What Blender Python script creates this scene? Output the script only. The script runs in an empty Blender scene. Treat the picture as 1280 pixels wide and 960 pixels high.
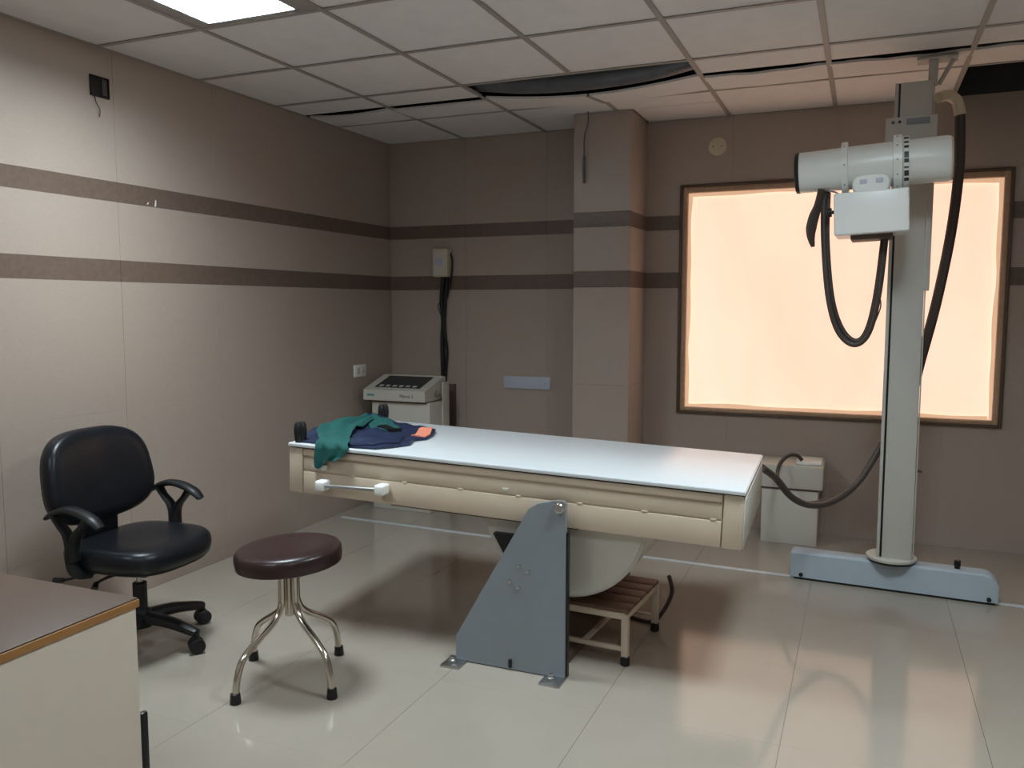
import bpy, bmesh, math, random
from mathutils import Vector, Matrix
random.seed(7)
S = bpy.context.scene
C = S.collection
R = math.radians

# ------------------------------------------------------------------ camera, world, exposure
cam = bpy.data.cameras.new('camera'); cam_o = bpy.data.objects.new('camera', cam); C.objects.link(cam_o)
cam.sensor_fit = 'HORIZONTAL'; cam.sensor_width = 36.0; cam.lens = 36.0 * 1047 / 1280
cam.clip_start = 0.02
cam_o.location = (0, 0, 1.4); cam_o.rotation_euler = (R(90 - 5.36), 0, R(22.75))
S.camera = cam_o
w = bpy.data.worlds.new('world'); S.world = w; w.use_nodes = True
w.node_tree.nodes['Background'].inputs[0].default_value = (0.6, 0.62, 0.65, 1)
w.node_tree.nodes['Background'].inputs[1].default_value = 0.05
S.view_settings.view_transform = 'Standard'; S.view_settings.look = 'None'
S.view_settings.gamma = 1; S.view_settings.use_curve_mapping = False
S.view_settings.exposure = 0.0
PANEL_W = 36.5          # power of one ceiling panel (W)
REAR_FILL = 0.65  # power share of the unseen panels added behind the viewer for fill
PANEL_COL = (0.80, 0.94, 1.0)
WIN_STR = 0.95          # radiance of the day-lit window film

# ------------------------------------------------------------------ materials
def mat(name, col, rough=0.5, metal=0.0, noise=0.0, nscale=20.0, bump=0.0, bscale=200.0, stretch=None, spec=0.5, coat=0.0):
    m = bpy.data.materials.new(name); m.use_nodes = True
    nt = m.node_tree; b = nt.nodes['Principled BSDF']
    b.inputs['Base Color'].default_value = (*col, 1); b.inputs['Roughness'].default_value = rough
    b.inputs['Metallic'].default_value = metal; b.inputs['Specular IOR Level'].default_value = spec
    b.inputs['Coat Weight'].default_value = coat; b.inputs['Coat Roughness'].default_value = 0.1
    if noise or bump:
        tc = nt.nodes.new('ShaderNodeTexCoord'); mp = nt.nodes.new('ShaderNodeMapping')
        nt.links.new(tc.outputs['Object'], mp.inputs[0])
        if stretch: mp.inputs['Scale'].default_value = stretch
    if noise:
        n = nt.nodes.new('ShaderNodeTexNoise'); n.inputs['Scale'].default_value = nscale; n.inputs['Detail'].default_value = 4
        nt.links.new(mp.outputs[0], n.inputs['Vector'])
        r = nt.nodes.new('ShaderNodeMix'); r.data_type = 'RGBA'
        r.inputs['A'].default_value = (*[c * (1 - noise) for c in col], 1)
        r.inputs['B'].default_value = (*[min(1, c * (1 + noise)) for c in col], 1)
        nt.links.new(n.outputs['Fac'], r.inputs['Factor']); nt.links.new(r.outputs['Result'], b.inputs['Base Color'])
    if bump:
        n2 = nt.nodes.new('ShaderNodeTexNoise'); n2.inputs['Scale'].default_value = bscale
        nt.links.new(mp.outputs[0], n2.inputs['Vector'])
        bp = nt.nodes.new('ShaderNodeBump'); bp.inputs['Strength'].default_value = bump; bp.inputs['Distance'].default_value = 0.002
        nt.links.new(n2.outputs['Fac'], bp.inputs['Height']); nt.links.new(bp.outputs[0], b.inputs['Normal'])
    return m

def emis(name, col, strength):
    m = bpy.data.materials.new(name); m.use_nodes = True; b = m.node_tree.nodes['Principled BSDF']
    b.inputs['Base Color'].default_value = (*col, 1); b.inputs['Roughness'].default_value = 0.6
    b.inputs['Emission Color'].default_value = (*col, 1); b.inputs['Emission Strength'].default_value = strength
    return m

M = {}
M['tile'] = mat('beige_linen_tile', (0.415, 0.335, 0.283), 0.30, noise=0.10, nscale=60, stretch=(1, 1, 6), bump=0.04, bscale=90)
M['stripe'] = mat('brown_stripe_tile', (0.150, 0.105, 0.082), 0.33, noise=0.28, nscale=45)
M['grout'] = mat('grout', (0.62, 0.57, 0.52), 0.8)
M['plaster'] = mat('plaster', (0.40, 0.36, 0.32), 0.8, noise=0.05)
M['floor_tile'] = mat('vitrified_floor_tile', (0.370, 0.322, 0.268), 0.11, noise=0.05, nscale=5, spec=0.5)
M['floor_grout'] = mat('floor_grout', (0.26, 0.23, 0.2), 0.8)
M['ceil'] = mat('mineral_fibre_tile', (0.80, 0.77, 0.75), 0.9, noise=0.07, nscale=9, bump=0.2, bscale=150)
M['tbar'] = mat('tbar_metal', (0.36, 0.33, 0.30), 0.5, noise=0.12, nscale=8)
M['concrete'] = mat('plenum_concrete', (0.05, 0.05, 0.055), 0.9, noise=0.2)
M['duct'] = mat('duct_insulation', (0.115, 0.118, 0.13), 0.38, noise=0.3, nscale=12)
M['cream'] = mat('cream_enamel', (0.625, 0.505, 0.39), 0.38, noise=0.04, nscale=6)
M['cream_w'] = mat('pale_cream_enamel', (0.62, 0.59, 0.52), 0.4, noise=0.03, nscale=6)
M['white'] = mat('white_enamel', (0.88, 0.89, 0.86), 0.28, noise=0.02)
M['toplam'] = mat('white_laminate', (0.68, 0.70, 0.72), 0.28, noise=0.02)
M['grey'] = mat('grey_blue_enamel', (0.235, 0.262, 0.285), 0.42, noise=0.06, nscale=8)
M['basegrey'] = mat('blue_grey_enamel', (0.42, 0.49, 0.55), 0.4, noise=0.07, nscale=10)
M['colgrey'] = mat('stand_grey_enamel', (0.52, 0.50, 0.455), 0.42, noise=0.03)
M['black'] = mat('black_plastic', (0.009, 0.009, 0.010), 0.42, spec=0.4)
M['leather'] = mat('black_leatherette', (0.007, 0.008, 0.011), 0.34, bump=0.12, bscale=160, spec=0.35)
M['maroon'] = mat('maroon_rexine', (0.030, 0.0125, 0.0125), 0.32, bump=0.1, bscale=150)
M['chrome'] = mat('chrome_tube', (0.62, 0.57, 0.50), 0.18, metal=1.0)
M['steel'] = mat('steel', (0.5, 0.5, 0.5), 0.3, metal=1.0)
M['alu'] = mat('aluminium_strip', (0.72, 0.74, 0.76), 0.35, metal=0.3)
M['navy'] = mat('navy_vinyl', (0.011, 0.020, 0.055), 0.5, noise=0.15, bump=0.2, bscale=60)
M['green'] = mat('green_cotton', (0.004, 0.080, 0.072), 0.85, noise=0.2, nscale=25, bump=0.3, bscale=80)
M['orange'] = mat('orange_patch', (0.80, 0.26, 0.16), 0.6, noise=0.1)
M['cable'] = mat('brown_cable', (0.060, 0.046, 0.040), 0.5)
M['blackcable'] = mat('black_cable', (0.010, 0.010, 0.011), 0.45)
M['winframe'] = mat('window_frame_wood', (0.50, 0.33, 0.21), 0.4, noise=0.2, nscale=30)
M['winedge'] = mat('window_frame_edge', (0.10, 0.065, 0.045), 0.55, noise=0.2, nscale=30)
M['desktop'] = mat('brown_laminate', (0.105, 0.062, 0.042), 0.45, noise=0.15, nscale=14, stretch=(1, 8, 1))
M['edgeband'] = mat('orange_wood_edge', (0.34, 0.16, 0.045), 0.5, noise=0.15, nscale=20)
M['deskside'] = mat('cream_laminate', (0.64, 0.555, 0.46), 0.5, noise=0.03)
M['slat'] = mat('brown_wood_slat', (0.14, 0.072, 0.045), 0.5, noise=0.25, nscale=18, stretch=(1, 8, 1))
M['ivory'] = mat('ivory_plastic', (0.66, 0.58, 0.43), 0.45)
M['dkglass'] = mat('dark_display', (0.03, 0.035, 0.045), 0.25)
M['teal'] = mat('teal_print', (0.12, 0.33, 0.32), 0.5)
M['ink'] = mat('black_print', (0.03, 0.03, 0.035), 0.5)
M['bluegrey'] = mat('blue_grey_plate', (0.50, 0.52, 0.62), 0.45, noise=0.03)
M['louver'] = mat('louvre_aluminium', (0.62, 0.64, 0.66), 0.35, metal=0.4)
M['tube'] = emis('lit_tube', (0.9, 0.96, 1.0), 9.0)
M['film'] = emis('daylit_window_film', (1.0, 0.69, 0.46), WIN_STR)
M['dim_edge'] = emis('dimmed_film_edge', (1.0, 0.60, 0.38), 0.62)  # weaker glow that paints the darker border of the lit film
M['dim_edge'].node_tree.nodes['Principled BSDF'].inputs['Base Color'].default_value = (0.5, 0.40, 0.30, 1)
# the film: slight woven/stained variation of the daylight that comes through it
nt = M['film'].node_tree; b = nt.nodes['Principled BSDF']
b.inputs['Base Color'].default_value = (0.5, 0.42, 0.34, 1)
tc = nt.nodes.new('ShaderNodeTexCoord'); mp = nt.nodes.new('ShaderNodeMapping'); mp.inputs['Scale'].default_value = (2.2, 1, 0.7)
n = nt.nodes.new('ShaderNodeTexNoise'); n.inputs['Scale'].default_value = 1.6; n.inputs['Detail'].default_value = 2
cr = nt.nodes.new('ShaderNodeMix'); cr.data_type = 'RGBA'; cr.clamp_result = False
cr.inputs['A'].default_value = (1.10, 0.66, 0.45, 1); cr.inputs['B'].default_value = (1.22, 0.84, 0.65, 1)
nt.links.new(tc.outputs['Object'], mp.inputs[0]); nt.links.new(mp.outputs[0], n.inputs['Vector'])
nt.links.new(n.outputs['Fac'], cr.inputs['Factor']); nt.links.new(cr.outputs['Result'], b.inputs['Emission Color'])

# ------------------------------------------------------------------ mesh helpers
class MB:
    def __init__(s, mx=None): s.bm = bmesh.new(); s.mx = mx
    def _v(s, p):
        return s.bm.verts.new(s.mx @ Vector(p) if s.mx is not None else Vector(p))
    def _f(s, vs):
        try: return s.bm.faces.new(vs)
        except ValueError: return None
    def box(s, a, b):
        (x0, y0, z0), (x1, y1, z1) = a, b
        v = [s._v(p) for p in ((x0,y0,z0),(x1,y0,z0),(x1,y1,z0),(x0,y1,z0),(x0,y0,z1),(x1,y0,z1),(x1,y1,z1),(x0,y1,z1))]
        for f in ((0,3,2,1),(4,5,6,7),(0,1,5,4),(1,2,6,5),(2,3,7,6),(3,0,4,7)): s._f([v[i] for i in f])
        return s
    def rbox(s, a, b, r=0.005, seg=2):
        t = bmesh.new(); (x0, y0, z0), (x1, y1, z1) = a, b
        bmesh.ops.create_cube(t, size=1)
        for v in t.verts:
            v.co = Vector(((x0+x1)/2 + v.co.x*(x1-x0), (y0+y1)/2 + v.co.y*(y1-y0), (z0+z1)/2 + v.co.z*(z1-z0)))
        bmesh.ops.bevel(t, geom=list(t.edges), offset=r, segments=seg, profile=0.5, affect='EDGES')
        return s._merge(t)
    def _merge(s, t):
        mp = {v: s._v(v.co) for v in t.verts}
        for f in t.faces: s._f([mp[v] for v in f.verts])
        t.free(); return s
    def rings(s, rings, cap=True, closed=False):
        rr = [[s._v(p) for p in r] for r in rings]
        n = len(rr[0]); m = len(rr)
        for i in range(m if closed else m - 1):
            a, b = rr[i], rr[(i+1) % m]
            for j in range(n): s._f([a[j], a[(j+1) % n], b[(j+1) % n], b[j]])
        if cap and not closed:
            s._f(list(reversed(rr[0]))); s._f(rr[-1])
        return s
    def tube(s, pts, r, seg=10, smooth=True, sub=5, sq=1.0):
        pts = [Vector(p) for p in pts]
        rs = r if isinstance(r, (list, tuple)) else [r] * len(pts)
        if smooth and len(pts) > 2:
            out, ro = [], []
            for i in range(len(pts) - 1):
                p0, p1, p2, p3 = pts[max(i-1, 0)], pts[i], pts[i+1], pts[min(i+2, len(pts)-1)]
                for k in range(sub):
                    t = k / sub
                    out.append(0.5 * ((2*p1) + (p2-p0)*t + (2*p0-5*p1+4*p2-p3)*t*t + (3*p1-p0-3*p2+p3)*t**3))
                    ro.append(rs[i] + (rs[i+1] - rs[i]) * t)
            out.append(pts[-1]); ro.append(rs[-1]); pts, rs = out, ro
        rings = []; nrm = None
        for i, p in enumerate(pts):
            d = (pts[min(i+1, len(pts)-1)] - pts[max(i-1, 0)]).normalized()
            if nrm is None:
                nrm = d.orthogonal().normalized()
                if abs(d.z) < 0.9: nrm = d.cross(Vector((0,0,1))).normalized()
            else: nrm = (nrm - d * nrm.dot(d)).normalized()
            b = d.cross(nrm)
            rings.append([p + (nrm*math.cos(a)*rs[i] + b*math.sin(a)*rs[i]*sq) for a in (2*math.pi*k/seg for k in range(seg))])
        return s.rings(rings)
    def lathe(s, prof, p0, axis, seg=28):
        """prof: list of (distance along axis, radius)"""
        ax = Vector(axis).normalized(); n = ax.orthogonal().normalized(); b = ax.cross(n); p0 = Vector(p0)
        return s.rings([[p0 + ax*t + (n*math.cos(a) + b*math.sin(a))*max(r, 1e-4) for a in (2*math.pi*k/seg for k in range(seg))] for t, r in prof])
    def prism(s, poly, fn, d0, d1):
        """poly of (u,v) extruded between d0 and d1; fn(u,v,d)->xyz"""
        return s.rings([[fn(u, v, d0) for u, v in poly], [fn(u, v, d1) for u, v in poly]])
    def cushion(s, outline, layers, fn):
        """outline: closed list of (u,v) about 0; layers: list of (scale, depth)"""
        return s.rings([[fn(u*k, v*k, d) for u, v in outline] for k, d in layers])
    def grid(s, f, nu, nv, thick=None):
        P = [[Vector(f(i/nu, j/nv)) for j in range(nv+1)] for i in range(nu+1)]
        V = [[s._v(p) for p in row] for row in P]
        for i in range(nu):
            for j in range(nv): s._f([V[i][j], V[i+1][j], V[i+1][j+1], V[i][j+1]])
        if thick:
            t = Vector(thick)
            W = [[s._v(p + t) for p in row] for row in P]
            for i in range(nu):
                for j in range(nv): s._f([W[i][j+1], W[i+1][j+1], W[i+1][j], W[i][j]])
            for i in range(nu):
                s._f([V[i+1][0], V[i][0], W[i][0], W[i+1][0]]); s._f([V[i][nv], V[i+1][nv], W[i+1][nv], W[i][nv]])
            for j in range(nv):
                s._f([V[0][j], V[0][j+1], W[0][j+1], W[0][j]]); s._f([V[nu][j+1], V[nu][j], W[nu][j], W[nu][j+1]])
        return s
    def mesh(s, name, material, smooth=True, angle=35):
        bmesh.ops.recalc_face_normals(s.bm, faces=list(s.bm.faces))
        me = bpy.data.meshes.new(name); s.bm.to_mesh(me); s.bm.free()
        me.materials.append(M[material])
        if smooth:
            for p in me.polygons: p.use_smooth = True
            me.set_sharp_from_angle(angle=R(angle))
        return me
    def build(s, name, material, parent=None, smooth=True, angle=35):
        return link(name, s.mesh(name, material, smooth, angle), parent)

def link(name, me, parent=None):
    o = bpy.data.objects.new(name, me); C.objects.link(o)
    if parent is not None: o.parent = parent
    return o
def tag(o, label=None, cat=None, group=None, kind=None):
    if label: o['label'] = label
    if cat: o['category'] = cat
    if group: o['group'] = group
    if kind: o['kind'] = kind
    return o
def thing(name, label, cat, loc=(0, 0, 0), rz=0.0, group=None):
    o = bpy.data.objects.new(name, None); C.objects.link(o); o.empty_display_size = 0.1
    o.location = loc; o.rotation_euler = (0, 0, rz)
    return tag(o, label, cat, group)
def sup(a, b, n=2.6, k=40, wide=0.0):
    out = []
    for i in range(k):
        t = 2*math.pi*i/k; c, s_ = math.cos(t), math.sin(t)
        u = a*math.copysign(abs(c)**(2/n), c); v = b*math.copysign(abs(s_)**(2/n), s_)
        out.append((u*(1 - wide*v/b), v))
    return out
def minus(rect, hole):
    """axis-aligned rect (u0,v0,u1,v1) minus hole -> list of rects"""
    u0, v0, u1, v1 = rect; a0, b0, a1, b1 = hole
    if a1 <= u0 or a0 >= u1 or b1 <= v0 or b0 >= v1: return [rect]
    out = []
    if v0 < b0: out.append((u0, v0, u1, b0))
    if v1 > b1: out.append((u0, b1, u1, v1))
    lo, hi = max(v0, b0), min(v1, b1)
    if u0 < a0: out.append((u0, lo, a0, hi))
    if u1 > a1: out.append((a1, lo, u1, hi))
    return [r for r in out if r[2]-r[0] > 0.004 and r[3]-r[1] > 0.004]

# ------------------------------------------------------------------ room shell
XL, XR, YB, YF, ZC = -3.22, 2.2, 5.38, -1.4, 2.56
ZP = 3.05
_cache = {}
def tile_obj(name, parent, org, du, dv, nrm, material, gap=0.0007, t=0.006, bev=0.0004, gv=None):
    """a thin tile: org = corner on wall plane; du,dv edge vectors, nrm outward; mesh shared by size"""
    du, dv, nrm = Vector(du), Vector(dv), Vector(nrm)
    key = (name, material, tuple(round(c, 4) for c in (*du, *dv, *nrm)))
    if key not in _cache:
        b = MB()
        lu, lv = du.length, dv.length; u, v = du/lu, dv/lv
        h_ = gap if gv is None else gv
        def ring(e, d):
            g, k = gap+e, h_+e*(h_/gap)
            return [u*g + v*k + nrm*d, u*(lu-g) + v*k + nrm*d, u*(lu-g) + v*(lv-k) + nrm*d, u*g + v*(lv-k) + nrm*d]
        b.rings([ring(0, 0), ring(0, t-bev), ring(bev, t)])
        _cache[key] = b.mesh(name, material, smooth=False)
    o = link(name, _cache[key], parent); o.location = org
    return o

ROWS = [(0, .31, 'tile'), (.31, .91, 'tile'), (.91, 1.51, 'tile'), (1.51, 1.61, 'stripe'), (1.61, 1.877, 'tile'),
        (1.877, 1.969, 'stripe'), (1.969, ZC, 'tile')]
T = 0.006   # tile thickness: tile faces lie on the room planes

# floor
fl = MB().box((XL-.15, YF-.15, -.12), (XR+.15, YB+.15, -T)).build('floor', 'floor_grout', smooth=False); tag(fl, 'beige polished vitrified tile floor', kind='structure')
xs = [XL] + [-.2 + .61*k for k in range(-4, 4)] + [XR]
ys = [YF] + [4.55 - .62*k for k in range(9, -2, -1)] + [YB]
for i in range(len(xs)-1):
    for j in range(len(ys)-1):
        tile_obj('floor_tile', fl, (xs[i], ys[j], -T), (xs[i+1]-xs[i], 0, 0), (0, ys[j+1]-ys[j], 0), (0, 0, 1), 'floor_tile', gap=0.0006, bev=0.0003, gv=0.00012)

# left wall
wl = MB().box((XL-.15, YF-.15, 0), (XL-T, YB+.15, ZC)).build('wall_left', 'grout', smooth=False); tag(wl, 'beige tiled side wall with two brown stripes', kind='structure')
yc = [YF] + [2.94 + .64*k for k in range(-6, 4)] + [YB]
for a, b_ in zip(yc[:-1], yc[1:]):
    for z0, z1, m_ in ROWS: tile_obj('wall_tile', wl, (XL-T, a, z0), (0, b_-a, 0), (0, 0, z1-z0), (1, 0, 0), m_, gv=0.00015)
# back wall with the window opening
WX0, WX1, WZ0, WZ1 = -1.10, .735, .71, 2.155
wb = MB(); y0, y1 = YB+T, YB+.2
wb.box((XL-.15, y0, 0), (WX0, y1, ZC)).box((WX1, y0, 0), (XR+.15, y1, ZC)).box((WX0, y0, 0), (WX1, y1, WZ0)).box((WX0, y0, WZ1), (WX1, y1, ZC))
wb = wb.build('wall_back', 'grout', smooth=False); tag(wb, 'beige tiled far wall with two brown stripes', kind='structure')
xc = [XL + .61*k for k in range(9)] + [XR]
for a, b_ in zip(xc[:-1], xc[1:]):
    for z0, z1, m_ in ROWS:
        for (u0, v0, u1, v1) in minus((a, z0, b_, z1), (WX0, WZ0, WX1, WZ1)):
            tile_obj('wall_tile', wb, (u0, YB+T, v0), (u1-u0, 0, 0), (0, 0, v1-v0), (0, -1, 0), m_, gv=0.00015)
# right wall
wr = MB().box((XR+T, YF-.15, 0), (XR+.15, YB+.15, ZC)).build('wall_right', 'grout', smooth=False); tag(wr, 'beige tiled wall on the near right side', kind='structure')
for a, b_ in zip(yc[:-1], yc[1:]):
    for z0, z1, m_ in ROWS: tile_obj('wall_tile', wr, (XR+T, a, z0), (0, b_-a, 0), (0, 0, z1-z0), (-1, 0, 0), m_, gv=0.00015)
wf = MB().box((XL-.15, YF-.15, 0), (XR+.15, YF, ZC)).build('wall_front', 'plaster', smooth=False); tag(wf, 'plain plastered wall behind the viewer', kind='structure')
# pillar
PX0, PX1, PY0 = -1.677, -1.318, 4.985
wp = MB().box((PX0+T, PY0+T, 0), (PX1-T, YB, ZC+.01)).build('wall_pillar', 'grout', smooth=False); tag(wp, 'square tiled pillar beside the window', kind='structure')
for z0, z1, m_ in ROWS:
    tile_obj('wall_tile', wp, (PX0, PY0+T, z0), (PX1-PX0, 0, 0), (0, 0, z1-z0), (0, -1, 0), m_)
    tile_obj('wall_tile', wp, (PX1-T, PY0+T, z0), (0, YB-PY0-T, 0), (0, 0, z1-z0), (1, 0, 0), m_)
    tile_obj('wall_tile', wp, (PX0+T, PY0+T, z0), (0, YB-PY0-T, 0), (0, 0, z1-z0), (-1, 0, 0), m_)

# window
win = tag(bpy.data.objects.new('window_1', None), 'large window covered by peach daylit film in a wooden frame', kind='structure'); C.objects.link(win)
win.location = ((WX0+WX1)/2, YB, WZ0)
hw, hh = (WX1-WX0)/2, WZ1-WZ0
for nm, a, b_ in (('outer_frame', (-hw, -.018, 0), (-hw+.018, .08, hh)), ('outer_frame', (hw-.018, -.018, 0), (hw, .08, hh)),
                 ('outer_frame', (-hw+.018, -.018, 0), (hw-.018, .08, .016)), ('outer_frame', (-hw+.018, -.018, hh-.016), (hw-.018, .08, hh))):
    MB().rbox(a, b_, .003).build(nm, 'winedge', win)
i0, i1 = -hw+.018, hw-.018
for a, b_ in (((i0, -.004, .016), (i0+.03, .07, hh-.016)), ((i1-.03, -.004, .016), (i1, .07, hh-.016)),
             ((i0+.03, -.004, .016), (i1-.03, .07, .04)), ((i0+.03, -.004, hh-.05), (i1-.03, .07, hh-.016))):
    MB().rbox(a, b_, .004).build('inner_frame', 'winframe', win)
def film(u, v):
    x = i0+.012 + (i1-i0-.024)*u; z = .02 + (hh-.045)*v
    e = min(u, 1-u, v*.8, (1-v)*.8)
    return (x, .035 + .012*math.exp(-e*30) + .003*math.sin(u*23)*math.sin(v*5+u*4), z)
wfm = MB().grid(film, 60, 30, (0, .004, 0)).build('window_film', 'film', win)
for k, (ax0, az0, ax1, az1) in enumerate(((i0+.028, .038, i0+.052, hh-.048), (i1-.050, .038, i1-.028, hh-.048), (i0+.05, .036, i1-.05, .062), (i0+.05, hh-.072, i1-.05, hh-.048))):  # strips added over the film so its glow dims towards the frame
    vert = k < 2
    def dim_edge(u, v):
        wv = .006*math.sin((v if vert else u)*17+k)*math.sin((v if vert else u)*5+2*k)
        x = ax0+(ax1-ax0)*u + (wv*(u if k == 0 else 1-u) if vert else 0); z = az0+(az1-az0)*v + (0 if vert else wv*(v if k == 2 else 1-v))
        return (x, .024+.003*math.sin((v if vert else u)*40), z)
    MB().grid(dim_edge, 4 if vert else 50, 50 if vert else 4, (0, .002, 0)).build('film_dim_edge', 'dim_edge', wfm)

# ceiling: slab, duct space, T-bars and mineral tiles
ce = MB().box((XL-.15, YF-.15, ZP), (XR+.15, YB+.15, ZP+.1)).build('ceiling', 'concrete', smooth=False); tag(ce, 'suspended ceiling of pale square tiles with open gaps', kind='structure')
cx = [XL, -2.62, -2.01, -1.405, -.805, -.2, .41, 1.02, 1.63, XR]
cy = [YF, -.86, -.24, .38, 1.0, 1.62, 2.24, 2.86, 3.48, 4.10]
LIGHTS = [(1, 6), (5, 6), (1, 2), (5, 2)]  # last two cells: unseen panels added for fill
pill = (PX0-.002, PY0-.002, PX1+.002, YB+.1)
def ctile(u0, v0, u1, v1, drop=0.0):
    return tile_obj('ceiling_tile', ce, (u0, v0, ZC+.014-drop), (0, v1-v0, 0), (u1-u0, 0, 0), (0, 0, -1), 'ceil', gap=.006, t=.014, bev=.002)
for i in range(len(cx)-1):
    for j in range(len(cy)-1):
        if (i, j) not in LIGHTS: ctile(cx[i], cy[j], cx[i+1], cy[j+1])
    if i not in (2, 3): ctile(cx[i], 4.10, cx[i+1], 4.375)
    if i != 6:
        for r in minus((cx[i], 4.72, cx[i+1], YB), pill): ctile(*r)
# half tiles of the loose row: they sag over the pillar
def sagtile(i, fn, e0=4.405, e1=4.72):
    a, b_ = cx[i], cx[i+1]
    def f(u, v):
        x = a+.006 + (b_-a-.012)*u
        return (x, e0 + (e1-e0-.006)*v, ZC - fn(x)*(1-.75*v))
    MB().grid(f, 12, 2, (0, 0, .012)).build('ceiling_tile', 'ceil', ce)
for i in range(len(cx)-1):
    if i in (2, 3): sagtile(i, lambda x: .045*math.sin(math.pi*(x+2.01)/1.205), 4.40)
    elif i == 0: sagtile(i, lambda x: .016*math.sin(math.pi*min(1, (x-XL)/.6)), 4.425)
    elif i == 1: sagtile(i, lambda x: .012, 4.425)
    else: sagtile(i, lambda x: .010+.004*math.sin(x*9)+.002*math.sin(x*31), 4.425)
for x in cx[1:-1]:
    segs = [(YF, YB)]
    if x == -1.405: segs = [(YF, 4.10), (4.72, PY0)]
    for a, b_ in segs:
        MB().box((x-.012, a, ZC-.006), (x+.012, b_, ZC-.002)).build('ceiling_bar', 'tbar', ce, smooth=False)
MB().rings([[(x, y, z+d) for x, d in ((-1.417, 0), (-1.393, 0), (-1.393, .003), (-1.417, .003))] for y, z in ((4.395, ZC-.050), (4.715, ZC-.016))]).build('ceiling_bar', 'tbar', ce, smooth=False)
for y in cy[1:]:
    MB().box((XL, y-.012, ZC-.0055), (XR, y+.012, ZC-.0015)).build('ceiling_bar', 'tbar', ce, smooth=False)
for a, b_ in ((XL, XR),):
    MB().box((a, 4.72-.010, ZC-.0055), (b_, 4.72+.010, ZC-.0015)).build('ceiling_bar', 'tbar', ce, smooth=False)
# wall angle trim
MB().box((XL, YF, ZC-.006), (XL+.012, YB, ZC)).build('ceiling_angle', 'tbar', ce, smooth=False)
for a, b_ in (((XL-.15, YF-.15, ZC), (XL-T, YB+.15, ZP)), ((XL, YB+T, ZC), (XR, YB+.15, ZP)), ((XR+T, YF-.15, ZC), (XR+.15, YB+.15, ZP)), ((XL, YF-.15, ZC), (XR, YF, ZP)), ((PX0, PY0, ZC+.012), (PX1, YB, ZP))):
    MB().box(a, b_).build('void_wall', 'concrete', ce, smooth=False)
# duct above the open row
d = MB().tube([(XL+.1, 4.33, 2.665), (-2.5, 4.33, 2.665), (-2.05, 4.33, 2.645), (-1.75, 4.33, 2.605), (-1.4, 4.33, 2.590), (-1.05, 4.33, 2.605), (-.77, 4.33, 2.645), (-.4, 4.33, 2.665), (XR-.1, 4.33, 2.665)], .062, seg=20).build('air_duct', 'duct')
tag(d, 'dark flexible air duct seen through the gap in the ceiling', 'duct')

# ------------------------------------------------------------------ ceiling light panels
LAB = ['lit louvred square ceiling light panel above the stool', 'lit louvred square ceiling light panel out of view in front of the tube stand',
       'added unseen louvred fill light panel behind the viewer over the desk side', 'added unseen louvred fill light panel behind the viewer on the right']
for k, (i, j) in enumerate(LIGHTS):
    x0, x1, y0, y1 = cx[i]+.070, cx[i+1]-.085, cy[j]+.03, cy[j+1]-.03
    mx_, my_ = (x0+x1)/2, (y0+y1)/2; hx, hy = (x1-x0)/2, (y1-y0)/2
    t = thing('ceiling_light', LAB[k], 'ceiling light', (mx_, my_, ZC), 0, 'recessed ceiling light panels')
    h = MB(); z0, z1 = -.002, .10
    h.box((-hx, -hy, z1), (hx, hy, z1+.006))
    for a, b_ in (((-hx, -hy, z0), (-hx+.012, hy, z1)), ((hx-.012, -hy, z0), (hx, hy, z1)), ((-hx, -hy, z0), (hx, -hy+.012, z1)), ((-hx, hy-.012, z0), (hx, hy, z1))): h.box(a, b_)
    h.build('housing', 'louver', t, smooth=False)
    ex0, ex1, ey0, ey1 = cx[i]+.012-mx_, cx[i+1]-.012-mx_, cy[j]+.012-my_, cy[j+1]-.012-my_
    fr = MB()
    for (u0, v0, u1, v1) in minus((ex0, ey0, ex1, ey1), (-hx, -hy, hx, hy)): fr.box((u0, v0, -.003), (u1, v1, .004))
    fr.build('frame', 'tbar', t, smooth=False)
    for q in range(4):
        yy = -hy + hy*2*(q+.5)/4
        MB().lathe([(0, .004), (.002, .012), (2*hx-.06, .012), (2*hx-.058, .004)], (-hx+.03, yy, .075), (1, 0, 0), 10).build('lamp_tube', 'tube', t)
    for q in range(1, 4):
        yy = -hy + hy*2*q/4
        MB().box((-hx+.012, yy-.001, .004), (hx-.012, yy+.001, .04)).build('louvre_blade', 'louver', t, smooth=False)
    L = bpy.data.lights.new('panel_light', 'AREA'); L.shape = 'RECTANGLE'; L.size = 2*hx-.04; L.size_y = 2*hy-.04
    L.energy = PANEL_W * (1.0 if k < 2 else REAR_FILL); L.color = PANEL_COL; L.spread = R(158)
    lo = bpy.data.objects.new('panel_light', L); C.objects.link(lo); lo.parent = t; lo.location = (0, 0, .045)

# ------------------------------------------------------------------ X-ray table
# table frame: u along length (left->right), v depth (near->far), w up from table top
TL = Vector((-2.241, 2.880, .820)); TRt = Vector((-.358, 2.945, .757))
U = (TRt-TL).normalized(); V = Vector((0, 0, 1)).cross(Vector((U.x, U.y, 0)).normalized()).normalized(); Wv = U.cross(V)
LEN = (TRt-TL).length; WID = .775
root_loc = Vector((-1.05, 3.3, 0))
tb = thing('xray_table', 'cream tilting x-ray table with long white top and grey pedestal plate', 'x-ray table', root_loc)
mx = Matrix((( U.x, V.x, Wv.x, TL.x-root_loc.x), (U.y, V.y, Wv.y, TL.y-root_loc.y), (U.z, V.z, Wv.z, TL.z-root_loc.z), (0, 0, 0, 1)))
top = MB(mx).rbox((0, 0, -.016), (LEN, WID, 0), .004).build('table_top', 'toplam', tb)
MB(mx).box((.004, -.002, -.013), (LEN-.004, .004, -.004)).build('edge_strip', 'alu', top, smooth=False)
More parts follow.
